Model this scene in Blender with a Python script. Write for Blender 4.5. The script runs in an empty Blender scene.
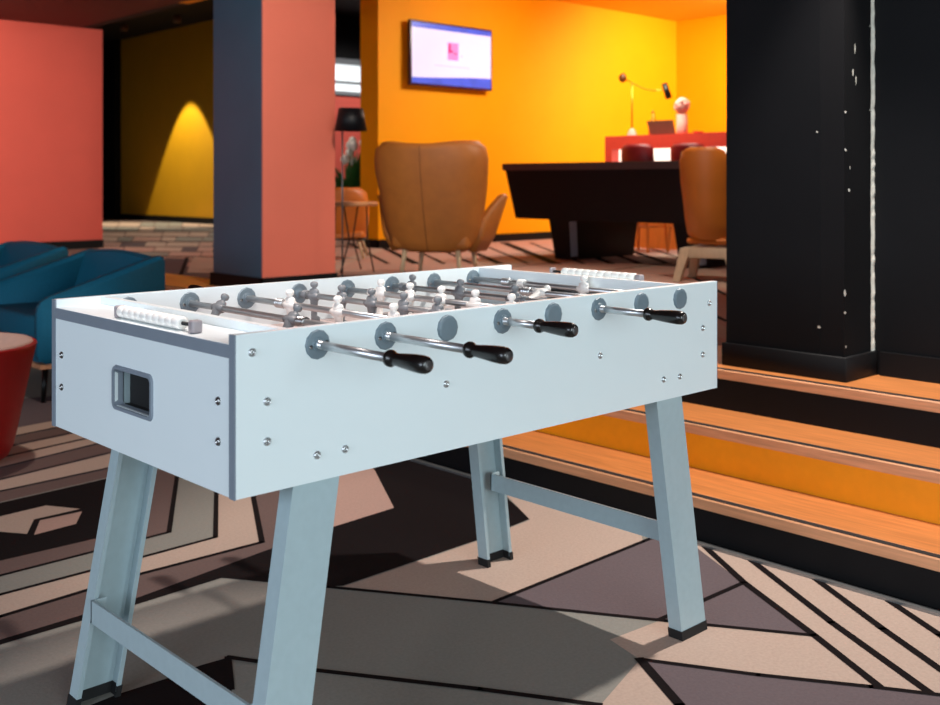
import bpy, bmesh, math, random
from mathutils import Vector, Matrix
random.seed(7)
S = bpy.context.scene
C = S.collection
PI = math.pi
# ------------------------------------------------------------------ camera
H, F, PX, PY = 1.12, 1064.0, 470.0, 182.0
YAW = math.radians(43.35)
cd = bpy.data.cameras.new('camera'); cam = bpy.data.objects.new('camera', cd); C.objects.link(cam)
cam.location = (0, 0, H); cam.rotation_euler = (PI/2, 0, -YAW)
cd.sensor_width = 36; cd.lens = 36*F/940; cd.shift_y = -(352.5-PY)/940
cd.clip_start = .05; cd.clip_end = 100
cd.dof.use_dof = True; cd.dof.focus_distance = 2.35; cd.dof.aperture_fstop = 4.6
S.camera = cam
# ------------------------------------------------------------------ world, lights, exposure
w = bpy.data.worlds.new('world'); S.world = w; w.use_nodes = True
w.node_tree.nodes['Background'].inputs[0].default_value = (.62, .72, .85, 1)
w.node_tree.nodes['Background'].inputs[1].default_value = .10
S.view_settings.view_transform = 'Standard'; S.view_settings.look = 'None'
S.view_settings.exposure = 0; S.view_settings.gamma = 1; S.view_settings.use_curve_mapping = False

def light(kind, name, loc, target, energy, color, **kw):
    d = bpy.data.lights.new(name, kind); o = bpy.data.objects.new(name, d); C.objects.link(o)
    d.energy = energy; d.color = color
    for k, v in kw.items(): setattr(d, k, v)
    o.location = loc
    o.rotation_euler = (Vector(target)-Vector(loc)).to_track_quat('-Z', 'Y').to_euler()
    return o
COOL = (.78, .93, .98); WARM = (1.0, .83, .66); NEUT = (1.0, .93, .86)
light('AREA', 'window_daylight', (.3, -5.6, 1.9), (1.6, 2.0, .7), 440, COOL, shape='RECTANGLE', size=5.0, size_y=2.4)
light('AREA', 'window_daylight', (-4.6, .9, 1.9), (1.4, 3.0, .8), 245, (.74, .86, 1.0), shape='RECTANGLE', size=4.4, size_y=2.2)
light('SPOT', 'ceiling_spot', (3.25, 1.58, 2.66), (2.6, 1.75, .2), 300, NEUT, spot_size=1.2, spot_blend=.45, shadow_soft_size=.03)
light('SPOT', 'ceiling_spot', (1.2, 1.95, 2.66), (1.25, 1.92, .85), 185, (1.0, .86, .80), spot_size=.62, spot_blend=.6, shadow_soft_size=.05)
light('SPOT', 'ceiling_spot', (1.75, 4.45, 2.66), (1.65, 4.3, 0), 85, (1, .88, .76), spot_size=1.2, spot_blend=.6, shadow_soft_size=.05)  # added spot, out of view, to brighten the left carpet stripes and stool
light('SPOT', 'ceiling_spot', (2.9, 3.4, 2.66), (3.85, 5.8, 1.5), 215, (1, .88, .74), spot_size=1.0, spot_blend=.8, shadow_soft_size=.08)
light('SPOT', 'ceiling_spot', (2.4, 8.6, 2.66), (3.2, 10.8, 1.3), 250, WARM, spot_size=2.1, spot_blend=.8, shadow_soft_size=.08)
light('SPOT', 'ochre_wall_spot', (8.12, 16.16, 3.68), (8.12, 16.16, 0), 520, (1, .9, .66), spot_size=2*math.atan(.57), spot_blend=.12, shadow_soft_size=.03)
light('SPOT', 'orange_room_spot', (10.9, 5.9, 3.2), (11.3, 8.65, 1.8), 540, (1, .92, .76), spot_size=1.7, spot_blend=.9, shadow_soft_size=.15)
light('AREA', 'orange_room_ceiling_light', (8.3, 6.6, 3.26), (8.3, 7.6, 0), 125, (1, .93, .8), shape='DISK', size=1.2)
light('SPOT', 'orange_room_spot', (5.9, 3.2, 3.2), (5.4, 5.5, .9), 260, WARM, spot_size=.85, spot_blend=.8, shadow_soft_size=.1)
light('SPOT', 'orange_room_spot', (5.2, 3.3, 3.2), (6.1, 4.3, .9), 150, WARM, spot_size=.75, spot_blend=.8, shadow_soft_size=.1)  # extra spot added out of view only to brighten the shell chair
light('SPOT', 'lobby_spot', (7.3, 12.0, 3.6), (7.3, 12.0, 0), 210, WARM, spot_size=2.2, spot_blend=.8, shadow_soft_size=.1)
light('SPOT', 'lobby_spot', (10.2, 11.2, 3.6), (10.1, 13.4, 1.4), 260, (1, .95, .9), spot_size=1.4, spot_blend=.8, shadow_soft_size=.1)

# ------------------------------------------------------------------ materials
def lin(c):
    return tuple(((v/255)/12.92 if v/255 <= .04045 else ((v/255+.055)/1.055)**2.4) for v in c)
MATS = {}
def mat(name, rgb, rough=.5, metal=0, noise=.06, scale=30, emit=0, spec=.5, bump=0, alpha=None, stretch=None):
    if name in MATS: return MATS[name]
    m = bpy.data.materials.new(name); m.use_nodes = True; MATS[name] = m
    nt = m.node_tree; b = nt.nodes['Principled BSDF']
    c = lin(rgb)
    b.inputs['Roughness'].default_value = rough; b.inputs['Metallic'].default_value = metal
    b.inputs['Specular IOR Level'].default_value = spec
    tc = nt.nodes.new('ShaderNodeTexCoord'); nz = nt.nodes.new('ShaderNodeTexNoise')
    mp = nt.nodes.new('ShaderNodeMapping'); nt.links.new(tc.outputs['Object'], mp.inputs['Vector'])
    if stretch: mp.inputs['Scale'].default_value = stretch
    nz.inputs['Scale'].default_value = scale; nz.inputs['Detail'].default_value = 5
    nt.links.new(mp.outputs['Vector'], nz.inputs['Vector'])
    r = nt.nodes.new('ShaderNodeValToRGB')
    r.color_ramp.elements[0].position = .3; r.color_ramp.elements[1].position = .7
    r.color_ramp.elements[0].color = tuple(v*(1-noise) for v in c)+(1,)
    r.color_ramp.elements[1].color = tuple(min(1, v*(1+noise)) for v in c)+(1,)
    nt.links.new(nz.outputs['Fac'], r.inputs['Fac']); nt.links.new(r.outputs['Color'], b.inputs['Base Color'])
    if emit:
        nt.links.new(r.outputs['Color'], b.inputs['Emission Color']); b.inputs['Emission Strength'].default_value = emit
    if bump:
        bp = nt.nodes.new('ShaderNodeBump'); bp.inputs['Strength'].default_value = bump; bp.inputs['Distance'].default_value = .004
        nt.links.new(nz.outputs['Fac'], bp.inputs['Height']); nt.links.new(bp.outputs['Normal'], b.inputs['Normal'])
    return m
WHITE = mat('white_laminate', (232, 242, 245), .32, noise=.01, scale=4)
GREYEDGE = mat('grey_edge_band', (126, 136, 148), .45, noise=.03)
LEGM = mat('powder_coated_leg', (168, 187, 193), .42, noise=.03, scale=60)
RUBBER = mat('black_rubber', (18, 18, 20), .7)
CHROME = mat('chrome', (200, 203, 205), .34, .85, noise=.02)
STEEL = mat('steel', (150, 150, 150), .3, 1)
BEARING = mat('grey_bearing_plastic', (112, 128, 138), .5)
HANDLE = mat('black_handle', (22, 19, 18), .25, spec=.6)
PWHITE = mat('white_player', (245, 243, 238), .4, noise=.01)
PGREY = mat('grey_player', (122, 126, 130), .4)
FIELD = mat('playfield', (172, 152, 148), .4, noise=.03)
DARK = mat('dark_interior', (14, 14, 16), .8)
WOOD = mat('oak_tread', (206, 128, 70), .42, noise=.18, scale=14, stretch=(6, .35, 6))
NOSE = mat('oak_nosing', (222, 158, 116), .45, noise=.15, scale=14, stretch=(6, .35, 6))
BLACKP = mat('black_paint', (15, 14, 16), .6, spec=.2, noise=.1, scale=6)
WALLBLK = mat('black_wall_paint', (11, 11, 14), .6, spec=.2, noise=.12, scale=5)
RISERO = mat('orange_riser_paint', (246, 154, 2), .5, noise=.03)
NAVY = mat('navy_paint', (58, 88, 108), .45, noise=.05, scale=3)
SALMON = mat('salmon_paint', (214, 108, 86), .6, noise=.03, scale=3)
REDW = mat('red_wall_paint', (206, 84, 70), .65, noise=.03, scale=3)
ORANGE = mat('orange_wall_paint', (255, 166, 0), .6, spec=.2, noise=.02, scale=3)
OCHRE = mat('ochre_wall_paint', (226, 164, 8), .6, noise=.03, scale=3)
MAROON = mat('maroon_ceiling_paint', (92, 30, 24), .7, noise=.04, scale=3)
CEILO = mat('bounce_toned_ceiling', (255, 186, 12), .7, noise=.02, scale=3)  # yellow-orange tone puts the walls' bounce light into the ceiling colour
CEILB = mat('black_ceiling_paint', (16, 14, 14), .8)
TEAL = mat('teal_fabric', (2, 100, 128), .8, noise=.10, scale=120, bump=.1)
REDF = mat('red_plastic', (165, 7, 9), .45, noise=.04)
CUSH = mat('greyed_pink_cushion', (206, 170, 158), .8, noise=.05)
TANL = mat('tan_leather', (176, 104, 40), .55, noise=.08, scale=12)
TANP = mat('tan_shell', (200, 110, 34), .45, noise=.06, scale=6)
LEGW = mat('ash_wood', (206, 176, 140), .5, noise=.1, scale=12, stretch=(6, 6, .4))
BLKM = mat('black_metal', (18, 17, 17), .35, .4)
BLKG = mat('black_gloss', (9, 8, 12), .5, spec=.25, noise=.05)
RIM = mat('charcoal_rim', (74, 62, 60), .35)
FELT = mat('red_felt', (112, 24, 30), .9)
DKRED = mat('dark_red_seat', (128, 6, 12), .5)
COUNTER = mat('red_counter', (226, 74, 56), .45, noise=.03)
GLOWP = mat('backlit_panel', (255, 246, 228), .5, noise=.01, emit=1.6)
BOARD = mat('orange_board', (228, 132, 48), .5, noise=.15, scale=10, stretch=(8, 8, .5))
SCREEN = mat('screen_white', (216, 216, 250), .3, noise=.05, scale=2, emit=.42)
SCRBLUE = mat('screen_blue', (70, 92, 210), .3, noise=.15, scale=6, emit=.5)
SCRPINK = mat('screen_pink', (250, 130, 200), .3, noise=.02, emit=.5)
SCRMAG = mat('screen_magenta', (200, 20, 110), .3, noise=.02, emit=.5)
SCRGREY = mat('screen_grey', (186, 190, 214), .3, noise=.02, emit=.5)
PLASTER = mat('chipped_plaster', (214, 208, 196), .8, noise=.15, scale=40)
ALU = mat('aluminium_strip', (150, 150, 150), .35, .7)
GREEN = mat('leaf_green', (44, 92, 36), .6, noise=.3, scale=8)
PINKP = mat('pale_pink', (232, 176, 158), .6)
BRASS = mat('brass', (206, 150, 40), .35, .6)
GLASSW = mat('window_daylight_pane', (232, 240, 244), .2, noise=.02, emit=.75)
FRAMEG = mat('window_frame_grey', (120, 126, 132), .5)
# carpet tones (pile colours, with light and shade mixed into some)
def carpet(name, rgb): return mat('carpet_'+name, rgb, .95, noise=.06, scale=120, spec=.1, bump=.25)
CBLK = carpet('black', (24, 18, 19)); CBEI = carpet('beige', (188, 164, 150)); CPUR = carpet('purple_grey', (106, 93, 96))
CTAU_SHADED = carpet('taupe_shaded_beige', (142, 138, 131)); CPNK = carpet('pink', (186, 152, 140)); CBRN = carpet('brown', (112, 92, 88))  # first tone doubles as the beige pile in shade

# ------------------------------------------------------------------ mesh builder
class MB:
    def __init__(s): s.v = []; s.f = []; s.m = []; s.mats = []; s.sm = []
    def mi(s, m):
        if m not in s.mats: s.mats.append(m)
        return s.mats.index(m)
    def add(s, vs, fs, m, smooth=False):
        o = len(s.v); s.v += [tuple(v) for v in vs]; k = s.mi(m)
        for f in fs: s.f.append([o+i for i in f]); s.m.append(k); s.sm.append(smooth)
        return s
    def box(s, x0, x1, y0, y1, z0, z1, m):
        vs = [(x, y, z) for z in (z0, z1) for y in (y0, y1) for x in (x0, x1)]
        return s.add(vs, [(0,2,3,1),(4,5,7,6),(0,1,5,4),(2,6,7,3),(0,4,6,2),(1,3,7,5)], m)
    def bbox(s, x0, x1, y0, y1, z0, z1, m, r=.01, seg=3):
        bm = bmesh.new(); bmesh.ops.create_cube(bm, size=1)
        for v in bm.verts: v.co = Vector(((x0+x1)/2+v.co.x*(x1-x0), (y0+y1)/2+v.co.y*(y1-y0), (z0+z1)/2+v.co.z*(z1-z0)))
        bmesh.ops.bevel(bm, geom=bm.edges[:], offset=r, segments=seg, profile=.5, affect='EDGES')
        return s.frombm(bm, m, True)
    def frombm(s, bm, m, smooth=True):
        bm.verts.index_update(); vs = [v.co.copy() for v in bm.verts]; fs = [[v.index for v in f.verts] for f in bm.faces]
        bm.free(); return s.add(vs, fs, m, smooth)
    def prism(s, poly, m, axis='y', a=0, b=1):
        # poly: 2D points in the two other axes (x,z for y; y,z for x; x,y for z)
        def P(p, t):
            return {'y': (p[0], t, p[1]), 'x': (t, p[0], p[1]), 'z': (p[0], p[1], t)}[axis]
        n = len(poly); vs = [P(p, a) for p in poly]+[P(p, b) for p in poly]
        fs = [tuple(range(n)), tuple(range(2*n-1, n-1, -1))]+[(i, (i+1) % n, n+(i+1) % n, n+i) for i in range(n)]
        return s.add(vs, fs, m)
    def rings(s, rings, m, close=True, cap=True, smooth=True):
        n = len(rings[0]); vs = [p for r in rings for p in r]; fs = []
        for i in range(len(rings)-1):
            for j in range(n if close else n-1):
                k = (j+1) % n; fs.append((i*n+j, i*n+k, (i+1)*n+k, (i+1)*n+j))
        if cap and close:
            fs.append(tuple(range(n-1, -1, -1))); fs.append(tuple((len(rings)-1)*n+j for j in range(n)))
        return s.add(vs, fs, m, smooth)
    def lathe(s, prof, m, o=(0,0,0), axis='z', n=24, smooth=True):
        rs = []
        for r, t in prof:
            ring = []
            for j in range(n):
                a = 2*PI*j/n; c, d = r*math.cos(a), r*math.sin(a)
                p = {'z': (c, d, t), 'y': (d, t, c), 'x': (t, c, d)}[axis]
                ring.append((o[0]+p[0], o[1]+p[1], o[2]+p[2]))
            rs.append(ring)
        return s.rings(rs, m, smooth=smooth)
    def tube(s, pts, r, m, n=10, r1=None):
        pts = [Vector(p) for p in pts]; rs = []
        for i, p in enumerate(pts):
            t = (pts[min(i+1, len(pts)-1)]-pts[max(i-1, 0)]).normalized()
            a = t.orthogonal().normalized() if i == 0 else (a - a.dot(t)*t).normalized()
            b = t.cross(a); rr = r if r1 is None else r+(r1-r)*i/(len(pts)-1)
            rs.append([p+rr*(math.cos(2*PI*j/n)*a+math.sin(2*PI*j/n)*b) for j in range(n)])
        return s.rings(rs, m)
    def ell(s, c, r, m, n=16, k=10):
        rs = []
        for i in range(k+1):
            t = -PI/2+PI*(i/k); q = max(math.cos(t), .02)
            rs.append([(c[0]+r[0]*q*math.cos(2*PI*j/n), c[1]+r[1]*q*math.sin(2*PI*j/n), c[2]+r[2]*math.sin(t)) for j in range(n)])
        return s.rings(rs, m)
    def build(s, name, parent=None, **props):
        me = bpy.data.meshes.new(name); me.from_pydata(s.v, [], s.f)
        for m in s.mats: me.materials.append(m)
        for p, k, q in zip(me.polygons, s.m, s.sm): p.material_index = k; p.use_smooth = q
        bm = bmesh.new(); bm.from_mesh(me); bmesh.ops.recalc_face_normals(bm, faces=bm.faces[:]); bm.to_mesh(me); bm.free()
        o = bpy.data.objects.new(name, me); C.objects.link(o)
        if parent: o.parent = parent
        for k, v in props.items(): o[k] = v
        return o
def thing(name, label, cat, loc=(0,0,0), rz=0, group=None):
    o = bpy.data.objects.new(name, None); C.objects.link(o); o.location = loc; o.rotation_euler = (0,0,rz)
    o.empty_display_size = .1
    o['label'] = label; o['category'] = cat
    if group: o['group'] = group
    return o
def dup(root, loc, rz, label, group=None):
    r = root.copy(); C.objects.link(r); r.location = loc; r.rotation_euler = (0,0,rz); r['label'] = label
    if group: r['group'] = group
    for ch in list(root.children):
        c = ch.copy(); C.objects.link(c); c.parent = r
        for g in list(ch.children):
            d = g.copy(); C.objects.link(d); d.parent = c
    return r
def st(mb, name): return mb.build(name, kind='structure')
CY, SY = math.cos(YAW), math.sin(YAW)
def ground(px, py, z=0.0):   # where a floor mark seen in the photo lies on the floor of height z
    s = (H-z)*F/(py-PY); X = (px-PX)/F*s
    return (s*SY+X*CY, s*CY-X*SY)

# ================================================================== setting
ZP = .433                       # platform height
XR = (2.795, 3.072, 3.345)      # the three riser lines
ZS = (.137, .288, ZP)
# ---- lower carpet, one mesh: base pile and the woven figures, some toned for light and shade
def carpet_mesh(base, z0, zref, polys, strips, rect):
    mb = MB(); x0, x1, y0, y1 = rect
    mb.box(x0, x1, y0, y1, z0-.06, z0, base)
    k = 1
    for m, pts in polys:
        zz = z0+.00005*k; k += 1
        q = [ground(*p, zref) for p in pts]; q = [(max(x0, min(x1-.002, x)), max(y0, min(y1, y))) for x, y in q]
        mb.add([(x, y, zz) for x, y in q], [tuple(range(len(q)))], m)
    for wd, pts in strips:
        zz = z0+.00005*k; k += 1
        q = [Vector(ground(*p, zref)) for p in pts]
        for a, b in zip(q, q[1:]):
            d = (b-a).normalized(); n = Vector((-d.y, d.x))*wd/2; a2 = a-d*wd*.3; b2 = b+d*wd*.3
            if max(a2.x, b2.x) > x1-.004:
                lim = x1-.004-abs(n.x)
                if b2.x > lim: b2 = a2+(b2-a2)*((lim-a2.x)/(b2.x-a2.x))
                elif a2.x > lim: a2 = b2+(a2-b2)*((lim-b2.x)/(a2.x-b2.x))
            mb.add([(p.x, p.y, zz) for p in (a2+n, b2+n, b2-n, a2-n)], [(0,1,2,3)], CBLK)
    return mb
polys = [
 # stripes behind the table on the left
 (CPUR, [(-200,540),(-200,420),(60,395),(300,395),(300,440),(120,474)]),
]
for c, l0, l1, r0, r1 in [(CBRN,492,502,470,478),(CBEI,480.5,490.5,455,468),(CBRN,469,479,443,453),(CBEI,458.5,467,435,441),(CBEI,449,457,427,433.5),(CBRN,440,447.5,419,425),(CBEI,431,438.5,411,417)]:
    s0, s1 = (r0-l0)/105, (r1-l1)/105
    polys.append((c, [(-120,l0-120*s0),(180,l0+180*s0),(180,l1+180*s1),(-120,l1-120*s1)]))
polys += [
 (CBLK, [(-140,536),(0,503),(105,479),(160,470),(150,528),(92,539.5),(0,561),(-140,594)]),
 (CBEI, [(-40,526),(46,505.6),(80,509),(34,519.5),(27,534),(-10,531)]),
 (CPNK, [(82,511.5),(76,524),(34,535),(40,520.5)]),
 # chevron bands
 (CBRN, [(150,470),(178,470),(169,532.5),(0,576),(-140,610),(-140,594),(0,561),(92,539.5),(140,528)]),
 (CTAU_SHADED, [(178,470),(217,480),(215.5,537.5),(140,558),(0,595),(-140,630),(-140,610),(0,576),(169,532.5)]),
 (CBEI, [(217,480),(252,480),(262,542.5),(138,575),(0,617),(-140,655),(-140,630),(0,595),(140,558),(215.5,537.5)]),
 (CPNK, [(300,440),(380,440),(375,471),(394,508),(335,526.5),(312,534)]),  # better-lit end of the band below, its light put into a pinker tone
 (CBRN, [(252,480),(260,440),(300,440),(312,534),(265,551),(132,600),(0,640),(-140,680),(-140,655),(0,617),(138,575),(262,542.5)]),  # dim end of that band, its shade put into a browner tone
 (CBLK, [(394,508),(335,526.5),(265,551),(132,600),(0,640),(-140,681),(-140,686),(0,645),(132,606),(225,577),(328,587),(343,586),(478,540),(530,519),(505,496),(467,474),(400,440),(370,440),(375,471)]),
 (CTAU_SHADED, [(-140,688),(0,646),(132,607),(225,578),(328,588),(480,603),(667,622),(640,660),(600,706),(480,690),(255,663),(228,658),(117,695),(30,730),(-140,760)]),  # beige pile in shade, the darkening put into its colour
 (CBEI, [(343,587),(478,541),(530,520),(505,494),(467,470),(640,528),(643,542),(495,602)]),
 (CPUR, [(495,602),(643,542),(700,520),(703,545),(744,583),(660,620)]),
 (CPUR, [(660,620),(744,583),(814,635.7)]),
 (CBEI, [(660,621),(814,636),(879,687),(640,660),(610,640)]),
 (CBEI, [(640,660),(680,706),(760,800),(640,790),(600,706)]),
 (CPUR, [(640,660),(871,687.5),(960,699),(1100,712),(1100,800),(760,800),(680,706)]),
 (CBLK, [(30,730),(117,695),(170,678),(200,666),(228,658),(231,684),(240,720),(240,780),(60,780)]),
 (CTAU_SHADED, [(230,662),(600,707),(640,790),(520,800),(240,780),(231,684)]),  # shaded beige pile again, coloured darker towards the front
]
for a, b in [((703,545,879,687),(748.5,557.5,929,693)),((748.5,557.5,929,693),(812,576.7,1000,717)),((812,576.7,1000,717),(884,597.5,1060,722)),((884,597.5,1060,722),(960,620,1160,760))]:
    polys.append((CBEI, [(a[0],a[1]-12),(a[2],a[3]),(b[2],b[3]),(b[0],b[1]-12)]))
strips = [
 (.016, [(178,470),(169,532.5),(0,576),(-140,610)]), (.016, [(216.5,482),(215.5,537.5),(140,558),(0,595),(-140,630)]),
 (.018, [(252,490),(262,542.5),(138,575),(0,617),(-140,655)]),
 (.012, [(-120,519),(0,491.5),(105,469),(180,453)]), (.010, [(-120,507),(0,479.7),(105,454),(180,436)]),(.010, [(-120,495),(0,468),(105,442),(180,424)]),
 (.010, [(-120,483),(0,457.7),(105,434.3),(180,417)]),(.010, [(-120,472),(0,448),(105,426),(180,410)]),(.010, [(-120,463),(0,439),(105,418),(180,402)]),
 (.017, [(225,577.5),(328,587.5),(480,602),(667,621.5),(814,636)]), (.015, [(495,602),(643,542),(690,522)]), (.016, [(660,620),(744,583)]),
 (.022, [(695,538),(744,583),(814,635.7),(879,687)]), (.023, [(735,548),(831.5,623),(929,693)]), (.023, [(800,568),(882.6,629.4),(960,684)]), (.023, [(872,590),(940,635.7),(1040,705)]),
 (.016, [(640,660),(758,675.6),(871,687.5),(960,698),(1100,712)]), (.024, [(640,660),(680,706),(750,790)]),
 (.018, [(228,658),(314.7,671),(480,690),(600,706)]), (.016, [(228,658),(231,690)]),
]
st(carpet_mesh(CTAU_SHADED, 0, 0, polys, strips, (-7, 2.78, -7, 11.2)), 'floor')
# ---- upper platform carpet with its oak border and steps
pp = []
for a in range(9):
    y = 222+a*5
    x = 100
    while x < 214:
        wdt = random.uniform(12, 38)
        pp.append((random.choice([CBEI, CBEI, CPNK, CPUR, CTAU_SHADED]), [(x, y), (x+wdt-1.5, y+.6), (x+wdt-4, y+4.6), (x-3, y+4.2)])); x += wdt
pp.append((CPNK, [(330,236),(520,230),(727,240),(727,350),(690,345),(480,275),(330,275)]))
pp += [(CPUR, [(165,258),(190,259),(184,273),(160,272)]), (CBEI, [(192,259),(216,259),(216,273),(187,273)]),
 (CBEI, [(336,262),(380,247),(384,250),(336,270)]), (CPNK, [(352,270),(384,255),(400,256),(366,273)]),
 (CPNK, [(480,250),(560,240),(600,244),(500,256)]), (CBEI, [(470,262),(545,252),(590,256),(480,270)]), (CBEI, [(600,262),(690,252),(720,258),(640,270)]), (CPNK, [(560,268),(620,262),(640,266),(580,275)]),
 (CBEI, [(697,262),(727,275),(727,290),(690,272)]), (CPNK, [(690,280),(727,300),(727,318),(690,300)]), (CBEI, [(690,312),(727,328),(727,340),(690,330)])]
ps = [(.03, [(187,258),(181,275)]), (.03, [(480,258),(600,247)]), (.03, [(470,272),(600,258)]), (.03, [(600,272),(727,256)]), (.03, [(690,276),(727,296)]), (.03, [(690,304),(727,322)]), (.03, [(100,240),(214,242)]), (.03, [(130,256),(214,257)])]
for i in range(12): ps.append((random.choice([.04, .07, .1]), [(348+26*i, 243), (388+28*i, 264)]))
mb = carpet_mesh(CBRN, ZP, ZP, pp, ps, (3.84, 20, -7, 22))
st(mb, 'floor_platform')
mb = MB(); mb.box(3.381, 3.84, -7, 22, ZP-.034, ZP, WOOD); st(mb, 'floor_border')
stp = bpy.data.objects.new('steps', None); C.objects.link(stp); stp['kind'] = 'structure'
for i in range(3):
    x, z = XR[i], ZS[i]; zb = 0 if i == 0 else ZS[i-1]-.02
    xn = XR[i+1] if i < 2 else 3.84
    m = [BLACKP, RISERO, BLACKP][i]
    MB().box(x+.004, x+.022, -7, 22, zb, z-.034, m).build('riser', stp)
    if i < 2: MB().box(x+.036, xn+.004, -7, 22, z-.034, z, WOOD).build('tread', stp)
    n = MB(); n.prism([(x, z-.034), (x+.022, z-.034), (x+.022, z), (x+.004, z), (x, z-.004)], NOSE, 'y', -7, 22)
    n.box(x+.005, x+.028, -7, 22, z-.002, z+.0016, RUBBER); n.box(x+.022, x+.036, -7, 22, z-.034, z-.0001, NOSE); n.build('nosing', stp)
mb = MB(); mb.box(2.758, 2.779, -7, 11.2, .0001, .009, ALU)
st(mb, 'trim_1')
MB().box(2.78, 2.81, -7, 22, -.06, .0, BLACKP).build('floor_edge', kind='structure')
MB().box(3.372, 3.84, -7, 22, .05, ZP-.034, DARK).build('floor_platform_core', kind='structure')
MB().box(3.10, 3.36, -7, 22, -.06, .25, DARK).build('floor_step_core', kind='structure')

# ---- walls
mb = MB(); mb.box(3.66, 4.3, -7, 2.26, ZP, 2.71, WALLBLK); st(mb, 'wall_right')
mb = MB(); mb.box(3.645, 3.66, -7, 1.745, ZP+.001, ZP+.085, BLACKP); st(mb, 'baseboard_right')
mb = MB(); mb.box(3.445, 3.66, 1.776, 2.245, ZP+.001, 2.71, BLACKP)
mb.box(3.4435, 3.446, 1.865, 2.245, ZP+.085, 2.71, WALLBLK); pr = st(mb, 'pillar_right')
mb = MB(); mb.bbox(3.43, 3.66, 1.761, 2.258, ZP+.001, ZP+.085, BLACKP, .003, 1); st(mb, 'baseboard_pillar_right')
# bare plaster showing in the cracked corner between pillar and wall, and small paint chips
mb = MB(); z = ZP+.07; L, R = [], []
while z < 2.7:
    L.append((3.64-random.uniform(0, .004), z)); R.append((3.66, z)); z += .02
poly = []
for (lx, lz), (rx, rz) in zip(L, R): poly.append((lx, lz, rx))
vs = []
for lx, lz, rx in poly: vs += [(lx, 1.7745, lz), (rx, 1.7735-random.uniform(0, .004), lz)]
mb.add(vs, [(2*i, 2*i+1, 2*i+3, 2*i+2) for i in range(len(poly)-1)], PLASTER)
st(mb, 'trim_2')
mb = MB()
def chip(px, py, w, h, plane):
    if plane == 'y': s = 1.7755/(CY-(px-PX)/F*SY)
    else: s = 3.4430/(SY+(px-PX)/F*CY)
    X = (px-PX)/F*s; x, y, z = s*SY+X*CY, s*CY-X*SY, H-(py-PY)*s/F
    n = 7; pts = []
    for j in range(n):
        a = 2*PI*j/n; r = random.uniform(.6, 1)
        da, dz = math.cos(a)*w*r, math.sin(a)*h*r
        pts.append((x+da, y, z+dz) if plane == 'y' else (x, y+da, z+dz))
    mb.add(pts, [tuple(range(n))], PLASTER)
for q in [(855,48,.004,.022,'y'),(853,72,.005,.018,'y'),(856,80,.004,.02,'y'),(849,190,.008,.007,'y'),(870,26,.004,.004,'y'),(870,110,.004,.004,'y'),(850,168,.003,.008,'y'),(871,278,.003,.004,'y'),
          (845.5,112,.004,.006,'x'),(845.5,150,.004,.007,'x'),(845,293,.005,.014,'x'),(845,313,.005,.006,'x'),(819,327,.008,.005,'x'),(817,132,.005,.004,'x'),(846,347,.003,.006,'x')]: chip(*q)
st(mb, 'trim_3')
mb = MB(); mb.box(3.63, 4.19, 5.75, 6.34, ZP, 2.71, NAVY)
# its front face is painted salmon
mb.box(3.632, 4.19, 5.74, 5.75, ZP, 2.71, SALMON); st(mb, 'pillar_left')
mb = MB(); mb.box(3.612, 3.63, 5.728, 6.355, ZP+.001, ZP+.085, BLACKP); mb.box(3.612, 4.2, 5.728, 5.74, ZP+.001, ZP+.085, BLACKP); st(mb, 'baseboard_pillar_left')
mb = MB(); mb.box(-3, 4.84, 10.72, 10.92, .0, 2.71, REDW); st(mb, 'wall_left')
mb = MB(); mb.box(3.9, 4.845, 10.705, 10.72, ZP+.001, ZP+.085, BLACKP); st(mb, 'baseboard_left')
mb = MB(); mb.box(8.82, 9.02, 13.5, 18.75, ZP, 3.75, OCHRE); st(mb, 'wall_back_left')
mb = MB(); mb.box(8.80, 8.82, 13.5, 18.75, ZP+.001, ZP+.1, BLACKP); st(mb, 'baseboard_back_left')
mb = MB(); mb.box(8.7, 9.02, 18.75, 22, ZP, 3.75, WALLBLK); mb.box(4.84, 9.02, 21.9, 22.1, ZP, 3.75, WALLBLK); st(mb, 'wall_far_left')
mb = MB(); mb.box(6.86, 12.25, 8.65, 8.95, ZP, 3.75, ORANGE); st(mb, 'wall_back')
mb = MB(); mb.box(6.845, 12.05, 8.635, 8.65, ZP+.001, ZP+.09, BLACKP); mb.box(6.845, 6.86, 8.635, 8.95, ZP+.001, ZP+.09, BLACKP); st(mb, 'baseboard_back')
mb = MB(); mb.box(12.05, 12.25, 2, 8.65, ZP, 3.75, ORANGE); st(mb, 'wall_back_right')
mb = MB(); mb.box(9.02, 15, 13.5, 13.7, ZP, 3.75, WALLBLK); mb.box(9.02, 15, 13.49, 13.5, ZP, 2.46, REDW); st(mb, 'wall_far')
# high window in the far wall
wn = bpy.data.objects.new('window_1', None); C.objects.link(wn); wn['kind'] = 'structure'
fr = MB()
for a in ((9.3, 11.0, 2.96, 3.05), (9.3, 11.0, 2.48, 2.54), (9.3, 9.36, 2.5, 3.05), (10.94, 11.0, 2.5, 3.05), (9.3, 11.0, 2.66, 2.70)): fr.box(a[0], a[1], 13.44, 13.5, a[2], a[3], FRAMEG)
fr.build('window_frame', wn)
MB().box(9.36, 10.94, 13.47, 13.485, 2.54, 2.96, GLASSW).build('window_pane', wn)
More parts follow.
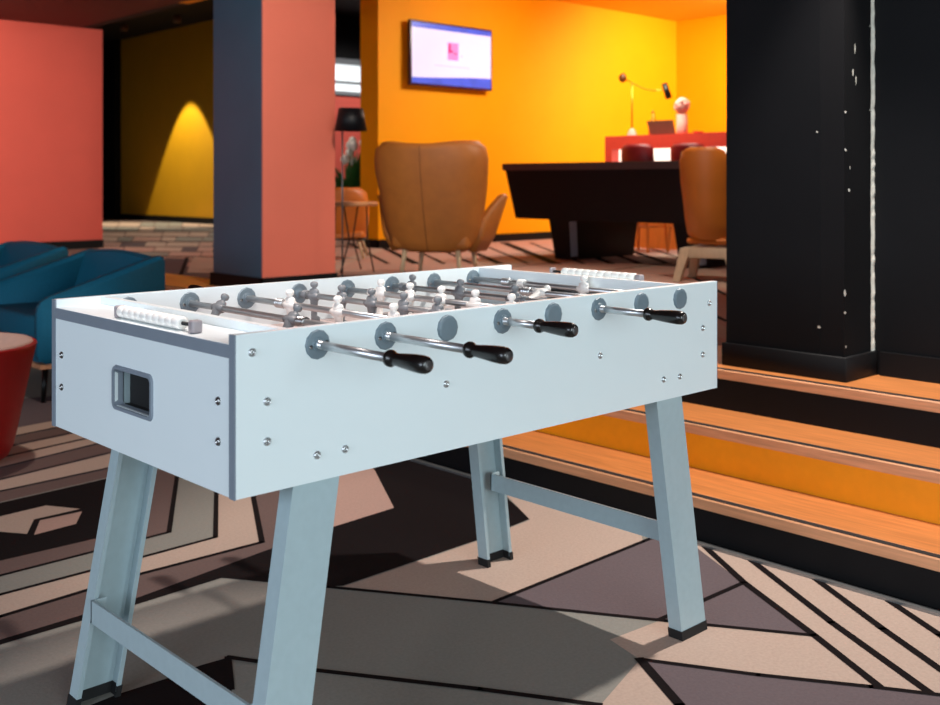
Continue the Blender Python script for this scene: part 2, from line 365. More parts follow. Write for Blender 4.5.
# ---- ceilings
mb = MB(); mb.box(-7, 4.6, -7, 11.2, 2.711, 2.8, MAROON); st(mb, 'ceiling')
mb = MB(); mb.box(4.6, 4.7, 8.65, 22, 2.71, 3.75, CEILB); mb.box(4.6, 4.7, -7, 8.65, 2.71, 3.75, CEILO); st(mb, 'ceiling_bulkhead')
mb = MB(); mb.box(4.7, 12.25, -7, 8.65, 3.32, 3.42, CEILO); st(mb, 'ceiling_orange_room')
mb = MB(); mb.box(4.6, 15, 8.95, 22, 3.75, 3.85, CEILB); st(mb, 'ceiling_lobby')
# ceiling downlight cans
def can(x, y, z, label):
    t = thing('ceiling_downlight', label, 'downlight', (x, y, z))
    MB().lathe([(.05, -.10), (.062, -.10), (.062, 0), (.0, 0)], mat('can_brown', (120, 84, 60), .4), n=20).build('housing', t)
    MB().lathe([(.0, -.085), (.048, -.085), (.048, -.08), (0, -.08)], mat('lamp_lens', (255, 230, 200), .3, emit=.6), n=20).build('lens', t)
can(8.0, 16.9, 3.75, 'small downlight on the black ceiling, the left one of the two above the ochre wall')
can(8.2, 15.45, 3.75, 'small downlight on the black ceiling, the right one of the two above the ochre wall')

# ================================================================== foosball table
TX0, TX1, TY0, TY1, ZB, ZT = .918, 2.316, 1.536, 2.285, .596, .868
ft = thing('foosball_table', 'white foosball table with pale blue-grey splayed steel legs on the patterned carpet', 'foosball table', (1.611, 1.9035, 0))
OFF = Vector((1.611, 1.9035, 0))
class TB(MB):                   # coordinates given in room space, stored relative to the table
    def build(s, name, parent=ft, off=OFF, **p):
        s.v = [(v[0]-off.x, v[1]-off.y, v[2]-off.z) for v in s.v]
        return MB.build(s, name, parent, **p)
for y0, y1 in ((TY0, TY0+.018), (TY1-.018, TY1)):
    b = TB(); b.box(TX0+.003, TX1-.003, y0, y1, ZB+.001, ZT-.001, WHITE)
    b.box(TX0, TX0+.003, y0+.0005, y1-.0005, ZB, ZT, GREYEDGE); b.box(TX1-.003, TX1, y0+.0005, y1-.0005, ZB, ZT, GREYEDGE)
    b.box(TX0+.003, TX1-.003, y0+.001, y1-.001, ZT-.001, ZT, WHITE)
    b.build('side_panel')
YI0, YI1 = TY0+.018, TY1-.018
ZSH = .851
# ball return opening in the end panels
BY0, BY1, BZ0, BZ1 = 1.832, 1.982, .686, .756
def rrect(y0, y1, z0, z1, r, n=6):
    P = []
    for cy, cz, a0 in ((y1-r, z1-r, 0), (y0+r, z1-r, PI/2), (y0+r, z0+r, PI), (y1-r, z0+r, 1.5*PI)):
        for k in range(n+1): a = a0+PI/2*k/n; P.append((cy+r*math.cos(a), cz+r*math.sin(a)))
    return P
for side, (xa, xb) in enumerate(((TX0+.002, TX0+.020), (TX1-.020, TX1-.002))):
    b = TB(); zt = ZSH-.023
    b.box(xa, xb, YI0, BY0, ZB+.001, zt, WHITE); b.box(xa, xb, BY1, YI1, ZB+.001, zt, WHITE)
    b.box(xa, xb, BY0, BY1, ZB+.001, BZ0, WHITE); b.box(xa, xb, BY0, BY1, BZ1, zt, WHITE)
    ep = b.build('end_panel')
    xo = xa-.004 if side == 0 else xb+.004
    xi = xb-.002 if side == 0 else xa+.002
    b = TB(); O = rrect(BY0-.009, BY1+.009, BZ0-.009, BZ1+.009, .016); I = rrect(BY0-.001, BY1+.001, BZ0-.001, BZ1+.001, .010)
    I2 = rrect(BY0+.001, BY1-.001, BZ0+.001, BZ1-.001, .008)
    rg = [[(xa if side == 0 else xb, y, z) for y, z in O], [(xo, y, z) for y, z in rrect(BY0-.007, BY1+.007, BZ0-.007, BZ1+.007, .015)], [(xo, y, z) for y, z in I], [(xi, y, z) for y, z in I2]]
    b.rings(rg, GREYEDGE, cap=False, smooth=False); b.build('ball_return_bezel', label='grey rounded ball return frame')
    b = TB(); s = 1 if side == 0 else -1; d = xi+s*.016
    # tray behind the opening: floor, sides and back
    lo, hi = min(xi, d), max(xi, d)
    b.box(lo, hi, BY0, BY1, BZ0-.002, BZ0, DARK); b.box(lo, hi, BY1, BY1+.002, BZ0, BZ1, LEGM); b.box(lo, hi, BY0-.002, BY0, BZ0, BZ1, DARK)
    b.box(lo, hi, BY0, BY1, BZ1, BZ1+.002, DARK); b.box(d-.001, d+.001, BY0, BY1, BZ0, BZ1, DARK); b.build('ball_tray', label='dark ball tray behind the opening')
    # score shelf with a grey edge band, and the goal wall at its inner side
    if side == 0: sx0, sx1, wx0, wx1 = TX0+.0005, 1.020, 1.020, 1.036
    else: sx0, sx1, wx0, wx1 = 2.192, TX1-.0005, 2.178, 2.192
    b = TB(); b.box(sx0+.001, sx1-.001, YI0, YI1, ZSH-.022, ZSH, WHITE)
    ex = sx0 if side == 0 else sx1
    b.box(min(ex, ex+s*.001), max(ex, ex+s*.001), YI0, YI1, ZSH-.023, ZSH-.0005, GREYEDGE); b.build('score_shelf')
    b = TB(); b.box(wx0, wx1, YI0, 1.80, .765, ZT-.001, WHITE); b.box(wx0, wx1, 2.0, YI1, .765, ZT-.001, WHITE); b.box(wx0, wx1, 1.80, 2.0, .838, ZT-.001, WHITE)
    b.build('goal_wall')
b = TB(); b.box(1.036, 2.178, YI0, YI1, .758, .765, FIELD)
for x in (1.611,): b.box(x-.002, x+.002, YI0, YI1, .765, .7653, PGREY)
b.lathe([(.10, .7653), (.104, .7653), (.104, .7651), (.10, .7651), (.10, .7653)], PGREY, (1.611, 1.9035, 0), n=40)
b.build('playfield')
b = TB(); b.box(TX0+.022, TX1-.022, YI0, YI1, ZB+.004, ZB+.012, WHITE); b.build('bottom_panel')
# legs: open channels, flanges facing inwards; stretchers
def leg(right, rear):
    def prof(z, grow=0):
        if right: xr = 2.258-.12*z; xl = xr-.101
        else: xl = .936+.185*z; xr = xl+.099
        yo = 2.246 if rear else 1.530+.042*z; d = -1 if rear else 1
        xl -= grow; xr += grow; yo -= d*grow; t = .0045+2*grow; D = .038+2*grow
        P = [(xl, yo), (xr, yo), (xr, yo+d*D), (xr-.010-grow, yo+d*D), (xr-.010-grow, yo+d*(D-t)), (xr-t, yo+d*(D-t)), (xr-t, yo+d*t), (xl+t, yo+d*t), (xl+t, yo+d*(D-t)), (xl+.010+grow, yo+d*(D-t)), (xl+.010+grow, yo+d*D), (xl, yo+d*D)]
        return [(x, y, z) for x, y in P]
    b = TB(); b.rings([prof(.012), prof(ZB+.003)], LEGM, smooth=False); lg = b.build('leg')
    b = TB(); b.rings([prof(0.0005, .002), prof(.024, .002)], RUBBER, smooth=False)
    f = TB.build(b, 'rubber_foot', lg, OFF, label='black rubber foot cap')
for r in (0, 1):
    for k in (0, 1): leg(r, k)
for x, z0 in ((.972, .180), (2.165, .226)):
    b = TB(); b.box(x-.003, x+.003, 1.578, 2.204, z0, z0+.048, LEGM)
    b.box(x-.003, x+.03, 1.576, 1.580, z0, z0+.048, LEGM); b.box(x-.003, x+.03, 2.2, 2.204, z0, z0+.048, LEGM); b.build('stretcher')
# bolts
def bolt_at(px, py, plane):
    if plane == 'front': s = TY0/(CY-(px-PX)/F*SY)
    else: s = (TX0+.002)/(SY+(px-PX)/F*CY)
    X = (px-PX)/F*s; p = (s*SY+X*CY, s*CY-X*SY, H-(py-PY)*s/F)
    b = TB()
    if plane == 'front': b.lathe([(.0075, .0005), (.0075, -.0015), (.0052, -.0038), (.0038, -.0040), (.0034, -.002), (0, -.002)], CHROME, p, 'y', 16)
    else: b.lathe([(.0075, .0005), (.0075, -.0015), (.0052, -.0038), (.0038, -.0040), (.0034, -.002), (0, -.002)], STEEL, p, 'x', 16)
    b.build('bolt', label='small round metal bolt head')
for q in ((252,352.5),(267,401.5),(267,441.5),(317,455),(345,449),(446,384),(600,355.5),(663.5,379.5),(679.5,376.5),(702.5,354.5),(702.5,328),(709,303)): bolt_at(*q, 'front')
for q in ((62,355),(62,387),(218.5,401),(218.5,441.5)): bolt_at(*q, 'end')
# rods
ZR = .836; RX = [1.083+.1528*i for i in range(8)]
def player(m, tilt, side):      # one figure about its rod, facing `side` along x
    b = MB()
    def ring(z, rx, ry, cx=0):
        return [(cx+rx*math.cos(2*PI*j/14), ry*math.sin(2*PI*j/14), z) for j in range(14)]
    R = [ring(-.066, .0085, .008, side*.004), ring(-.064, .0105, .0098, side*.004), ring(-.054, .0105, .0098, side*.004), ring(-.050, .007, .0078, 0), ring(-.035, .006, .0085), ring(-.014, .0075, .0115),
         ring(-.006, .0098, .0130), ring(.006, .0098, .0135), ring(.014, .0082, .0150), ring(.0185, .0062, .0135), ring(.0215, .0042, .0062), ring(.0235, .0045, .0048), ring(.027, .0078, .0076), ring(.032, .0092, .0088), ring(.037, .0086, .0082), ring(.0405, .0055, .0052), ring(.0418, .001, .001)]
    b.rings(R, m)
    b.lathe([(.0068, -.021), (.0090, -.014), (.0108, -.012), (.0108, .012), (.0090, .014), (.0068, .021)], m, axis='y', n=18)
    c, s = math.cos(tilt), math.sin(tilt)
    b.v = [(x*1.1, y*1.12, z*(.86 if z > 0 else 1.0)) for x, y, z in b.v]
    b.v = [(x*c+z*s, y, -x*s+z*c) for x, y, z in b.v]
    return b
handles = {0: (1.240, 1.352), 1: (1.216, 1.325), 3: (1.340, 1.450), 5: (1.305, 1.410)}
men = {0: [1.90], 1: [2.135, 1.845], 2: [2.077, 1.891, 1.698], 3: [2.2, 2.085, 1.968, 1.851, 1.735], 4: [2.127, 2.012, 1.896, 1.778, 1.661], 5: [2.186, 1.996, 1.802], 6: [1.8565, 1.64], 7: [1.842]}
tilt = {0: 1.5, 1: .6, 2: -.05, 3: 0, 4: .05, 5: .15, 6: 1.25, 7: .05}
rearh = {2: 2.545, 4: 2.42, 6: 2.42, 7: 2.42}
HP = [(r*.84, t*.84) for r, t in [(.0, 0), (.0095, .0), (.0135, .002), (.0165, .008), (.0175, .020), (.0168, .040), (.0145, .070), (.0125, .090), (.0125, .100), (.0150, .104), (.0168, .108), (.0168, .114), (.0150, .118), (.0, .118)]]
bearing_prof = [(.0, -.003), (.0085, -.003), (.0095, -.0055), (.0125, -.0055), (.0135, -.0038), (.0215, -.0038), (.0245, -.0034), (.0264, -.001), (.0264, .0005), (.0, .0005)]
for i, x in enumerate(RX):
    A = i in handles
    b = TB()
    for p, q in ((YI0, 1), (YI1, -1)):                               # inner bearings
        pass
    y0, y1 = (handles[i][1]-.01, YI1+.03) if A else (YI0-.015, rearh[i]-.10)
    b.lathe([(.0074, y0), (.0074, y1)], CHROME, (x, 0, ZR), 'y', 16)
    if A: b.lathe([(.0078, y0), (.0078, TY0-.020), (.0062, TY0-.018)], CHROME, (x, 0, ZR), 'y', 16)
    rod = b.build('rod', label='chrome telescopic rod')
    b = TB()
    if A:
        ye = handles[i][0]; b.lathe([(r, ye+t) for r, t in HP], HANDLE, (x, 0, ZR), 'y', 20)
        b.lathe([(0, ye-.0008), (.0072, ye-.0008), (.0085, ye+.0008)], mat('handle_cap', (70, 66, 66), .35), (x, 0, ZR), 'y', 16)
    else:
        ye = rearh[i]; b.lathe([(r, ye-t) for r, t in reversed(HP)], HANDLE, (x, 0, ZR), 'y', 20)
    b.build('handle', rod, label='black turned handle')
    m = PGREY if A else PWHITE
    for y in men[i]:
        b = player(m, tilt[i], 1 if A else -1); b.v = [(vx+x, vy+y, vz+ZR) for vx, vy, vz in b.v]
        t = TB(); t.v, t.f, t.m, t.mats, t.sm = b.v, b.f, b.m, b.mats, b.sm
        t.build('player_figure', rod, label=('grey' if A else 'white')+' player figure')
    # ribbed bumper springs near the outermost figure
    ends = {1: [(min(men[1])-.040, .026, STEEL)], 2: [(2.118, .03, CHROME)], 6: [(1.905, .03, CHROME)], 7: [(2.13, .03, CHROME), (2.07, .024, PWHITE)]}.get(i, [(max(men[i])+.036, .014, PGREY if A else PWHITE), (min(men[i])-.036, .014, PGREY if A else PWHITE)])
    for y, ln, mm in ends:
        b = TB(); n = 4; pr_ = []
        for k in range(n):
            a = y-ln/2+ln*k/n; d = ln/n; pr_ += [(.0085, a), (.0115, a+d*.25), (.0115, a+d*.6), (.0085, a+d*.9)]
        b.lathe(pr_, mm, (x, 0, ZR), 'y', 16); b.build('bumper', rod)
    for yy, s in ((TY0, 1), (YI1, 1)):
        b = TB(); pf = bearing_prof
        if yy == TY0 and not A:
            pf = [(.0, -.0065), (.020, -.0065), (.0245, -.0050), (.0262, -.001), (.0262, .0005), (0, .0005)]
        b.lathe([(r, t*s) for r, t in pf], BEARING, (x, yy, ZR), 'y', 12, smooth=False)
        if yy == YI1 or A: b.lathe([(.0090, -.004*s), (.0095, -.007*s), (.0085, -.008*s), (.0070, -.008*s)], BEARING, (x, yy, ZR), 'y', 20)
        b.lathe([(0, -.0052), (.0035, -.0052), (.0035, -.003), (0, -.003)], STEEL, (x-.0165, yy-(.0012 if yy == TY0 and not A else 0), ZR-.003), 'y', 10)
        b.lathe([(0, -.0052), (.0035, -.0052), (.0035, -.003), (0, -.003)], STEEL, (x+.0165, yy-(.0012 if yy == TY0 and not A else 0), ZR+.003), 'y', 10)
        b.build('bearing', label='round grey rod bearing')
# score counters
for side, (x, ya, yb) in enumerate(((.944, 1.712, 2.012), (2.266, 1.745, 2.055))):
    zc = ZSH+.0135; b = TB()
    b.lathe([(.0035, ya), (.0035, yb)], RUBBER, (x, 0, zc), 'y', 12)
    cnt = b.build('score_counter', label='row of white scoring beads')
    for y, hw, q in ((ya, .009, .0105), (yb, .0045, .0115)):
        b = TB(); b.bbox(x-q, x+q, y-hw, y+hw, ZSH+.0002, ZSH+.013+q, mat('counter_cap', (150, 142, 146), .4), .004); b.build('end_cap', cnt)
    n = 10; start, step = yb-(.007 if side == 0 else .040), (yb-ya-.052)/10
    for k in range(n):
        y = start-step*(k+.5)
        b = TB(); h = step*.485; b.lathe([(.0038, -h), (.0108, -h), (.0122, -h+.0025), (.0122, h-.0025), (.0108, h), (.0038, h)], PWHITE, (x, y, zc), 'y', 16); b.build('bead', cnt)

# ================================================================== lower lounge
def armchair(label, loc):
    # faces -x ; origin at floor, centre ; depth .69 (x), width .92 (y)
    t = thing('lounge_armchair', label, 'armchair', loc, 0, 'teal armchairs beside the steps')
    D, W = .345, .46
    for s in (-1, 1):
        y0, y1 = (s*W, s*(W-.07)) if s < 0 else (W-.07, W)
        ya, yb = min(y0, y1), max(y0, y1)
        P = [(-D+.03, .2), (D-.02, .2), (D, .24), (D, .700), (D-.012, .715), (D-.04, .716), (-D+.05, .532), (-D+.012, .505), (-D, .47), (-D, .23)]
        bm = bmesh.new(); vs = [bm.verts.new((x, ya, z)) for x, z in P]; f = bm.faces.new(vs)
        r = bmesh.ops.extrude_face_region(bm, geom=[f]); bmesh.ops.translate(bm, verts=[v for v in r['geom'] if isinstance(v, bmesh.types.BMVert)], vec=(0, yb-ya, 0))
        bmesh.ops.bevel(bm, geom=bm.edges[:], offset=.012, segments=2, affect='EDGES')
        MB().frombm(bm, TEAL, True).build('arm', t)
    b = MB(); bm = bmesh.new()
    n = 9; rows = []
    for k in range(n):                                             # back, slightly bowed along its top
        y = -W+.072+(2*W-.144)*k/(n-1); e = 1-(2*k/(n-1)-1)**2; zt = .712+.022*e
        rows.append([(D-.20, y, .36), (D-.085, y, zt-.015), (D-.055, y, zt), (D-.015, y, zt-.01), (D, y, zt-.03), (D, y, .21), (D-.2, y, .21)])
    b.rings(rows, TEAL, smooth=False); b.build('backrest', t)
    MB().bbox(-D+.02, D-.17, -W+.075, W-.075, .30, .43, TEAL, .03).build('seat_cushion', t)
    MB().box(-D+.03, D-.16, -W+.08, W-.08, .2, .30, TEAL).build('seat_base', t)
    MB().box(-D+.01, D-.01, -W+.01, W-.01, .176, .199, NOSE).build('base_frame', t)
    for sx in (-1, 1):
        for sy in (-1, 1): MB().tube([(sx*(D-.06), sy*(W-.07), .176), (sx*(D-.04), sy*(W-.05), .001)], .016, BLKM, r1=.011).build('leg', t)
    return t
ac = armchair('teal fabric armchair right behind the left end of the foosball table', (2.435, 5.82, 0))
dup(ac, (2.40, 7.02, 0), 0, 'teal armchair at the left edge, behind the nearer teal one, under the red wall', 'teal armchairs beside the steps')
t = thing('tub_stool', 'red tapered tub stool with a pinkish dished top at the left edge', 'stool', (1.394, 4.508, 0))
MB().lathe([(.0, .001), (.195, .001), (.225, .02), (.245, .06), (.325, .44), (.332, .465), (.328, .472), (.318, .472), (.300, .42), (0, .41)], REDF, n=48).build('tub', t)
MB().lathe([(0, .412), (.15, .425), (.25, .458), (.296, .478), (.312, .479), (.318, .470), (.30, .411), (0, .4115)][::-1], CUSH, n=48).build('seat_pad', t, label='greyish pink dished seat pad')

# ================================================================== platform furniture
def polar(px, s): X = (px-PX)/F*s; return (s*SY+X*CY, s*CY-X*SY)
# wing armchair seen from behind
cx, cy = polar(427.5, 7.55)
wc = thing('wing_armchair', 'tan leather wing armchair seen from behind, facing the orange wall', 'armchair', (cx, cy, ZP), -YAW-.32)   # local +y = forward
WK = 1.06
prof = [(.185, .22, .03), (.21, .29, .00), (.26, .335, -.02), (.36, .368, -.05), (.5, .392, -.09), (.64, .412, -.12), (.76, .428, -.145), (.85, .432, -.155), (.905, .418, -.16), (.94, .375, -.16)]
b = MB(); rows = []; N = 20
for zz, hw, yb in prof:
    row = []
    for j in range(N+1):
        u = -1+2*j/N; ang = abs(u)**2.2
        dip = 0 if zz < .9 else (.022*(1-math.cos(min(abs(u)*1.5, 1)*PI))/2)
        row.append((hw*math.sin(u*PI/2*.92)/math.sin(PI/2*.92), yb+.22*ang*(.5+.5*min(1, zz/.6)), zz+dip))
    rows.append(row)
th = .05
outer = rows; inner = [[(x*.93, y+th, z+.004) for x, y, z in r] for r in rows]
loops = []
for o_, i_ in zip(outer, inner): loops.append(o_+i_[::-1])
top = [((x*.9)if True else x, y+th*.5, z+.016) for x, y, z in [( (a[0]+c[0])/2/.9, a[1], a[2]) for a, c in zip(outer[-1], inner[-1])]]
loops.append([(x*.97, y+.018, z+.014) for x, y, z in outer[-1]]+[(x*.98, y-.012, z+.012) for x, y, z in inner[-1][::-1]])
b.rings(loops, TANL); b.build('back_shell', wc)
b = MB(); b.tube([(0, yb+.0005, zz) for zz, hw, yb in prof], .0035, mat('seam_thread', (120, 66, 22), .7)); b.build('back_seam', wc)
for s in (-1, 1):                                                 # flared arms
    b = MB(); L = []
    for k in range(9):
        q = k/8; y = .10+.19*q; x0 = .325+.035*q; zt = .40+.21*q**.8; x1 = x0+.02+.075*q
        if k == 8: zt -= .02
        L.append([(s*(x0-.05), y, .19), (s*x0, y, .30), (s*x1, y, zt), (s*(x1+.03), y, zt+.012), (s*(x1+.055), y, zt-.01), (s*(x0+.055), y, .30), (s*(x0-.01), y, .19)])
    b.rings(L, TANL); b.build('arm', wc)
MB().bbox(-.30, .30, .02, .50, .20, .36, TANL, .05).build('seat_cushion', wc)
for sx in (-1, 1):
    for sy in (.08, .42): MB().tube([(sx*.20, sy, .215), (sx*.225, sy+(.02 if sy > .2 else -.02), .001)], .021, LEGW, r1=.013).build('leg', wc)
# round side table with wire legs
cx, cy = polar(351, 8.15)
t = thing('side_table', 'small round side table with thin black wire legs left of the wing armchair', 'side table', (cx, cy, ZP))
MB().lathe([(0, .505), (.20, .505), (.205, .51), (.205, .53), (.2, .535), (0, .535)], mat('side_table_top', (206, 142, 96), .4), n=40).build('table_top', t)
for k in range(4):
    a = k*PI/2+.5; c, s = math.cos(a), math.sin(a)
    MB().tube([(c*.13, s*.13, .505), (c*.12-s*.04, s*.12+c*.04, .25), (c*.19, s*.19, .002)], .006, BLKM).build('leg', t)
b = MB(); b.tube([(.13*math.cos(2*PI*j/24), .13*math.sin(2*PI*j/24), .25) for j in range(25)], .005, BLKM, 8); b.build('leg_ring', t)
# floor lamp by the pillar
lx, ly = 4.145, 5.60
t = thing('floor_lamp', 'slim black floor lamp with a dark tapered shade beside the salmon pillar', 'floor lamp', (lx, ly, ZP))
MB().lathe([(0, 0.001), (.11, .001), (.11, .014), (.02, .02), (0, .02)], BLKM, n=32).build('base', t)
rdx, rdy = CY, -SY                                                # to the right, as seen in the photo
pts = [(0, 0, .02), (0, 0, .6), (0, 0, 1.175)]
MB().tube(pts, .0055, mat('lamp_stem_grey', (90, 90, 92), .3, .6)).build('pole', t)
sx, sy = .055*rdx, .055*rdy
MB().lathe([(.080, 1.165), (.106, 1.02), (.103, 1.02), (.077, 1.162), (0, 1.162), (0, 1.165), (.080, 1.165)], BLKG, (sx, sy, 0), n=36).build('lamp_shade', t)
# orange chair further back
cx, cy = polar(343, 9.6)
def tubchair(name, label, loc, rz, hgt=.64):
    t = thing(name, label, 'chair', loc, rz)
    b = MB(); rows = []
    for zz, hw, yb in ((.17, .18, -.10), (.22, .215, -.16), (.34, .235, -.19), (hgt*.75, .24, -.22), (hgt*.93, .215, -.235), (hgt, .15, -.235)):
        o = [(hw*math.sin(u*1.35)/math.sin(1.35), yb+.20*abs(u)**2, zz) for u in [-1+2*j/14 for j in range(15)]]
        i = [(x*.9, y+.03, z) for x, y, z in o]; rows.append(o+i[::-1])
    b.rings(rows, TANP); b.build('backrest', t)
    MB().bbox(-.2, .2, -.16, .22, .17, .25, TANP, .03).build('seat', t)
    for sx in (-1, 1):
        for sy in (-.1, .18): MB().tube([(sx*.14, sy, .19), (sx*.2, sy*1.4, .001)], .017, LEGW, r1=.011).build('leg', t)
    return t
tubchair('lounge_chair', 'rounded orange chair behind the round side table, half hidden by the salmon pillar', (cx, cy, ZP), -YAW)
# shell chair beside the dark pillar
cx, cy = polar(711, 7.35)
t = thing('shell_chair', 'tan moulded shell chair on pale wood legs, half hidden by the black pillar', 'chair', (cx, cy, ZP), -YAW-.5)
b = MB(); rows = []
for zz, hw, yb, wr in ((.235, .13, .16, .02), (.25, .19, -.02, .05), (.30, .225, -.13, .10), (.40, .24, -.18, .14), (.55, .243, -.215, .13), (.70, .24, -.245, .10), (.82, .225, -.265, .07), (.89, .19, -.27, .05), (.915, .12, -.272, .02)):
    o = [(hw*math.sin(u*1.3)/math.sin(1.3)*.79, yb+wr*1.6*abs(u)**2, zz+(.0 if zz > .3 else .05*abs(u)**2)) for u in [-1+2*j/16 for j in range(17)]]
    i = [(x*.93, y+.022, z+.008) for x, y, z in o]; rows.append(o+i[::-1])
b.rings(rows, TANP); b.build('shell', t)
MB().bbox(-.145, .145, -.11, .22, .262, .305, TANP, .022).build('seat', t)
MB().bbox(-.165, .165, -.11, -.04, .165, .238, LEGW, .006).build('cross_rail', t); MB().bbox(-.165, .165, .14, .21, .165, .238, LEGW, .006).build('cross_rail', t)
for sx in (-1, 1):
    for sy, dy in ((-.075, -.06), (.175, .05)):
        b = MB(); q = [(.024, .024)]
        top_ = (sx*.15, sy, .23); bot = (sx*.20, sy+dy, .001); rr = []
        for (x, y, z), r in ((bot, .024), (top_, .036)): rr.append([(x-r, y-r, z), (x+r, y-r, z), (x+r, y+r, z), (x-r, y+r, z)])
        b.rings(rr, LEGW, smooth=False); b.build('leg', t)
# pool table
PXa, PXb, PYa, PYb = 6.80, 8.06, 4.46, 6.78
t = thing('pool_table', 'black pool table with slanted sides and wide slab legs before the orange wall', 'pool table', ((PXa+PXb)/2, (PYa+PYb)/2, ZP))
mx, my = (PXb-PXa)/2, (PYb-PYa)/2
def rectring(hx, hy, z): return [(-hx, -hy, z), (hx, -hy, z), (hx, hy, z), (-hx, hy, z)]
MB().rings([rectring(mx-.07, my-.10, .36), rectring(mx-.02, my-.02, .79)], BLKG, smooth=False).build('cabinet', t)
b = MB(); b.rings([rectring(mx, my, .79), rectring(mx, my, .845), rectring(mx-.006, my-.006, .853), rectring(mx-.13, my-.13, .853), rectring(mx-.15, my-.15, .825)], RIM, cap=False, smooth=False); b.rings([rectring(mx, my, .79), rectring(mx-.15, my-.15, .79)], RIM, cap=False, smooth=False); b.build('rail', t)
MB().box(-mx+.14, mx-.14, -my+.14, my-.14, .80, .826, FELT).build('felt_bed', t, label='dark red felt bed')
for s in (-1, 1):
    yo = s*.67
    b = MB(); b.rings([[(-.36, yo-.09, .001), (.53, yo-.09, .001), (.53, yo+.09, .001), (-.36, yo+.09, .001)], [(-.42, yo-.115, .36), (.57, yo-.115, .36), (.57, yo+.115, .36), (-.42, yo+.115, .36)]], BLKG, smooth=False); lg = b.build('leg', t)
    b = MB(); b.rings([[(-.355, yo-.098, .03), (-.27, yo-.098, .03), (-.27, yo-.09, .03), (-.355, yo-.09, .03)], [(-.405, yo-.122, .34), (-.32, yo-.122, .34), (-.32, yo-.113, .34), (-.405, yo-.113, .34)]], mat('silver_strip', (168, 172, 184), .4), smooth=False); b.build('leg_strip', lg, label='silver upright strip')
b = MB()
for s in (-1, 1): b.box(-.06, .06, s*.78-.03, s*.78+.03, .345, .36, BLKG)
b.build('levelling_block', t)

# bar counter with a backlit front
KX, KY0, KY1, ZK = 8.80, 3.2, 7.235, 1.603
t = thing('bar_counter', 'red bar counter with a glowing white front panel in the orange corner', 'counter', (KX+.35, (KY0+KY1)/2, ZP))
def kb(): 
    return MB()
o = Vector((KX+.35, (KY0+KY1)/2, ZP))
def K(name, x0, x1, y0, y1, z0, z1, m, **p):
    return MB().box(x0-o.x, x1-o.x, y0-o.y, y1-o.y, z0-o.z, z1-o.z, m).build(name, t, **p)
K('counter_top', KX, KX+.7, KY0, KY1, ZK-.14, ZK, COUNTER)
K('side_panel', KX, KX+.7, KY1-.095, KY1, ZP+.001, ZK-.14, COUNTER); K('side_panel', KX, KX+.7, KY0, KY0+.095, ZP+.001, ZK-.14, COUNTER)
K('light_panel', KX+.12, KX+.16, KY0+.095, KY1-.095, 1.18, ZK-.14, GLOWP, label='glowing white panel')
K('front_boards', KX+.06, KX+.16, KY0+.095, KY1-.095, ZP+.001, 1.18, BOARD, label='orange wooden boards')
# bar stools with dark red backs
def stool(label, px, s):
    cx, cy = polar(px, s)
    t = thing('bar_stool', label, 'stool', (cx, cy, ZP), -PI/2, 'dark red bar stools at the counter')   # local +y towards the counter
    b = MB(); rows = []
    for zz, hw, yb in ((.74, .17, -.12), (.80, .19, -.165), (.92, .20, -.18), (1.02, .195, -.185), (1.055, .15, -.185)):
        oo = [(hw*math.sin(u*1.2)/math.sin(1.2), yb+.09*abs(u)**2, zz) for u in [-1+2*j/12 for j in range(13)]]
        rows.append(oo+[(x*.92, y+.025, z) for x, y, z in oo[::-1]])
    b.rings(rows, DKRED); b.build('backrest', t)
    MB().bbox(-.19, .19, -.16, .17, .71, .77, DKRED, .025).build('seat', t)
    for sx in (-1, 1):
        for sy in (-1, 1): MB().tube([(sx*.13, sy*.11, .72), (sx*.18, sy*.16, .001)], .012, BOARD).build('leg', t)
    MB().tube([(-.17, -.15, .25), (.17, -.15, .25), (.17, .15, .25), (-.17, .15, .25), (-.17, -.15, .25)], .008, BOARD).build('foot_rail', t)
    return t
stool('dark red bar stool at the counter, left one, above the middle of the pool table', 643, 10.5)
stool('dark red bar stool at the counter, right one, behind the tan shell chair', 693, 10.25)
# counter items
def ck(px, dx=.2):                                                # point on the counter top
    x = KX+dx; s = x/(SY+(px-PX)/F*CY); X = (px-PX)/F*s
    return (x, s*CY-X*SY, ZK+.001), s
(p, s) = ck(632)
t = thing('desk_lamp', 'balanced-arm desk lamp with a round dark counterweight on the red counter', 'lamp', p)
k = s/F
MB().lathe([(0, 0), (.055, 0), (.055, .012), (.03, .07), (.012, .085), (0, .085)], PINKP, n=24).build('base', t)
MB().tube([(0, 0, .08), (0, 0, .57)], .009, BRASS).build('pole', t)
ar = [(-.10, .62), (-.02, .58), (.08, .53), (.18, .49), (.28, .47), (.40, .47)]
MB().tube([(0, -u, z) for u, z in ar], .006, BRASS).build('arm', t)
MB().ell((0, .125, .63), (.04, .045, .05), mat('counterweight_brown', (96, 52, 8), .4)).build('counterweight', t)
b = MB(); b.tube([(0, -.42, .53), (0, -.475, .38)], .030, BLKM, 16, r1=.034); b.build('lamp_head', t)
(p, s) = ck(669, .3)
t = thing('laptop', 'dark open laptop on the red counter seen from its back', 'laptop', p)
MB().bbox(-.10, .12, -.16, .16, 0, .014, mat('laptop_grey', (96, 80, 66), .4), .004).build('keyboard_base', t)
b = MB(); b.rings([[(-.11, -.155, .012), (-.11, .155, .012), (-.102, .155, .012), (-.102, -.155, .012)], [(-.15, -.155, .15), (-.15, .175, .15), (-.142, .175, .15), (-.142, -.155, .15)]], mat('laptop_lid', (104, 84, 70), .4), smooth=False); b.build('screen_lid', t)
(p, s) = ck(682, .12)
t = thing('flower_vase', 'pale pink cylindrical vase with a round pink bloom on the counter', 'vase', p)
